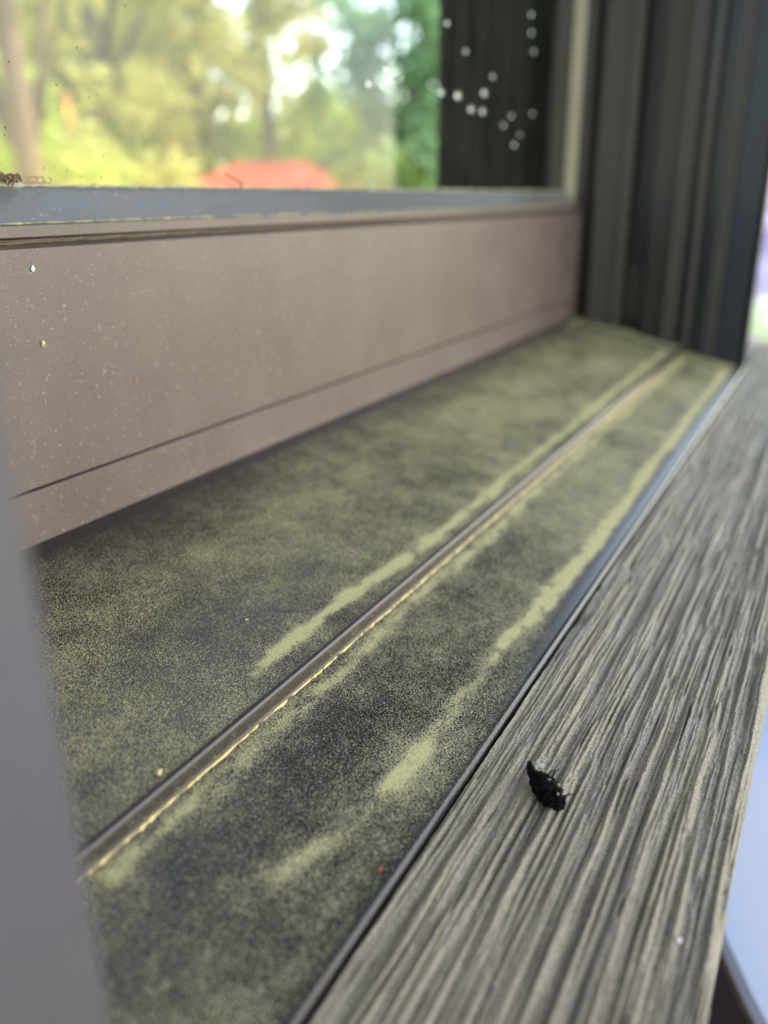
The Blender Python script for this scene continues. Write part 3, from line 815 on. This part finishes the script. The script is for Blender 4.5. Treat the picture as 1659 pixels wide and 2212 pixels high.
for k, (an, d, top, r, lm, lab) in enumerate(sh):
    tree('shrub', lab, an, d, top, r, top+CAMZ-GZ-0.2, 0.05, lm, M_bark, 40+k, 34, 60, 0.17, cat='shrub', group=G3, trunk_h=1.2)

# shed with hipped red roof
a = math.radians(34.6); sx, sy = 14.0*math.cos(a), 14.0*math.sin(a)
shed = empty('garden_shed', (sx, sy, GZ)); tag(shed, 'garden shed with a red hipped roof in front of the far shrubs', 'shed')
tx = np.array([math.sin(a), -math.cos(a), 0]); nxv = np.array([math.cos(a), math.sin(a), 0])
def SP(p, q, z): return np.array([sx, sy, 0]) + tx*p + nxv*q + np.array([0, 0, CAMZ+z])
zr, ze = 0.55, 0.10
ridge = [SP(-0.75, 0, zr), SP(0.25, 0, zr+0.02)]
ev = [SP(-1.7, -1.0, ze), SP(1.25, -1.0, ze), SP(1.25, 1.0, ze), SP(-1.7, 1.0, ze)]
lo = [p-np.array([0, 0, 0.06]) for p in ev]
v = ridge+ev+lo
f = [(2, 3, 1, 0), (3, 4, 1), (4, 5, 0, 1), (5, 2, 0), (2, 6, 7, 3), (3, 7, 8, 4), (4, 8, 9, 5), (5, 9, 6, 2), (9, 8, 7, 6)]
mesh('roof', v, f, M_redroof, shed)
v = [SP(p, q, z) for z in (ze-0.05, GZ-CAMZ) for (p, q) in ((-1.3, -0.85), (1.1, -0.85), (1.1, 0.85), (-1.3, 0.85))]
f = [(0, 1, 5, 4), (1, 2, 6, 5), (2, 3, 7, 6), (3, 0, 4, 7), (3, 2, 1, 0), (4, 5, 6, 7)]
mesh('wall', v, f, M_shedwall, shed)
v = [SP(p, q, z) for z in (ze-0.25, GZ-CAMZ) for (p, q) in ((-0.5, -0.89), (0.3, -0.89), (0.3, -0.85), (-0.5, -0.85))]
mesh('door', v, f, M_bark, shed)

# orange ribbon hanging in the left shrub
a = math.radians(47.45); rx, ry = 7.0*math.cos(a), 7.0*math.sin(a); zt = CAMZ+0.74
v, f = tube([(rx, ry, zt), (rx+0.01, ry, zt-0.07), (rx+0.012, ry-0.01, zt-0.15), (rx+0.02, ry-0.02, zt-0.22)], [0.012, 0.022, 0.024, 0.014], 6)
tag(mesh('marker_ribbon', v, f, M_orange, None, base=(rx, ry, zt)), 'small orange ribbon hanging among the left shrubs', 'ribbon')
v, f = tube([(rx, ry, zt-0.01), (rx+0.1, ry+0.05, zt+0.5), (rx+0.25, ry+0.2, zt+1.3)], [0.004]*3, 5)
# blooms past the outer edge of the jamb
def bloom_bush(name, label, c, r, mat, seed, n=40, petal=0.05):
    t = empty(name, (c[0], c[1], GZ)); tag(t, label, 'flower')
    rs = np.random.default_rng(seed)
    P = []
    for k in range(n):
        d = rs.normal(size=3); d /= np.linalg.norm(d); P.append(blob(np.array(c)+d*np.array(r)*0.92, np.array([petal]*3), seed+k, 0.3, 8, 6))
    P.append(blob(c, np.array(r)*0.88, seed, 0.05, 20, 14))
    v, f = join(P); mesh('bloom', v, f, mat, t, smooth=True)
    v, f = tube([(c[0], c[1], GZ), (c[0], c[1], c[2]-r[2]*0.6)], [0.05, 0.03], 8); mesh('stem', v, f, M_bark, t)
    return t
bloom_bush('lilac_bush', 'pale lilac flowering bush beyond the end of the ledge', (6.6, 0.45, 0.55), (0.5, 0.55, 0.62), M_lilac, 300, 160, 0.07)
bloom_bush('pale_flower', 'round pale green flower head in front of the lilac bush', (4.3, 0.275, 0.47), (0.10, 0.10, 0.10), M_palegreen, 600, 30, 0.03)
bloom_bush('pink_flower', 'pink flower head below the pale green one', (4.2, 0.255, 0.30), (0.06, 0.06, 0.06), M_pink, 700, 20, 0.02)
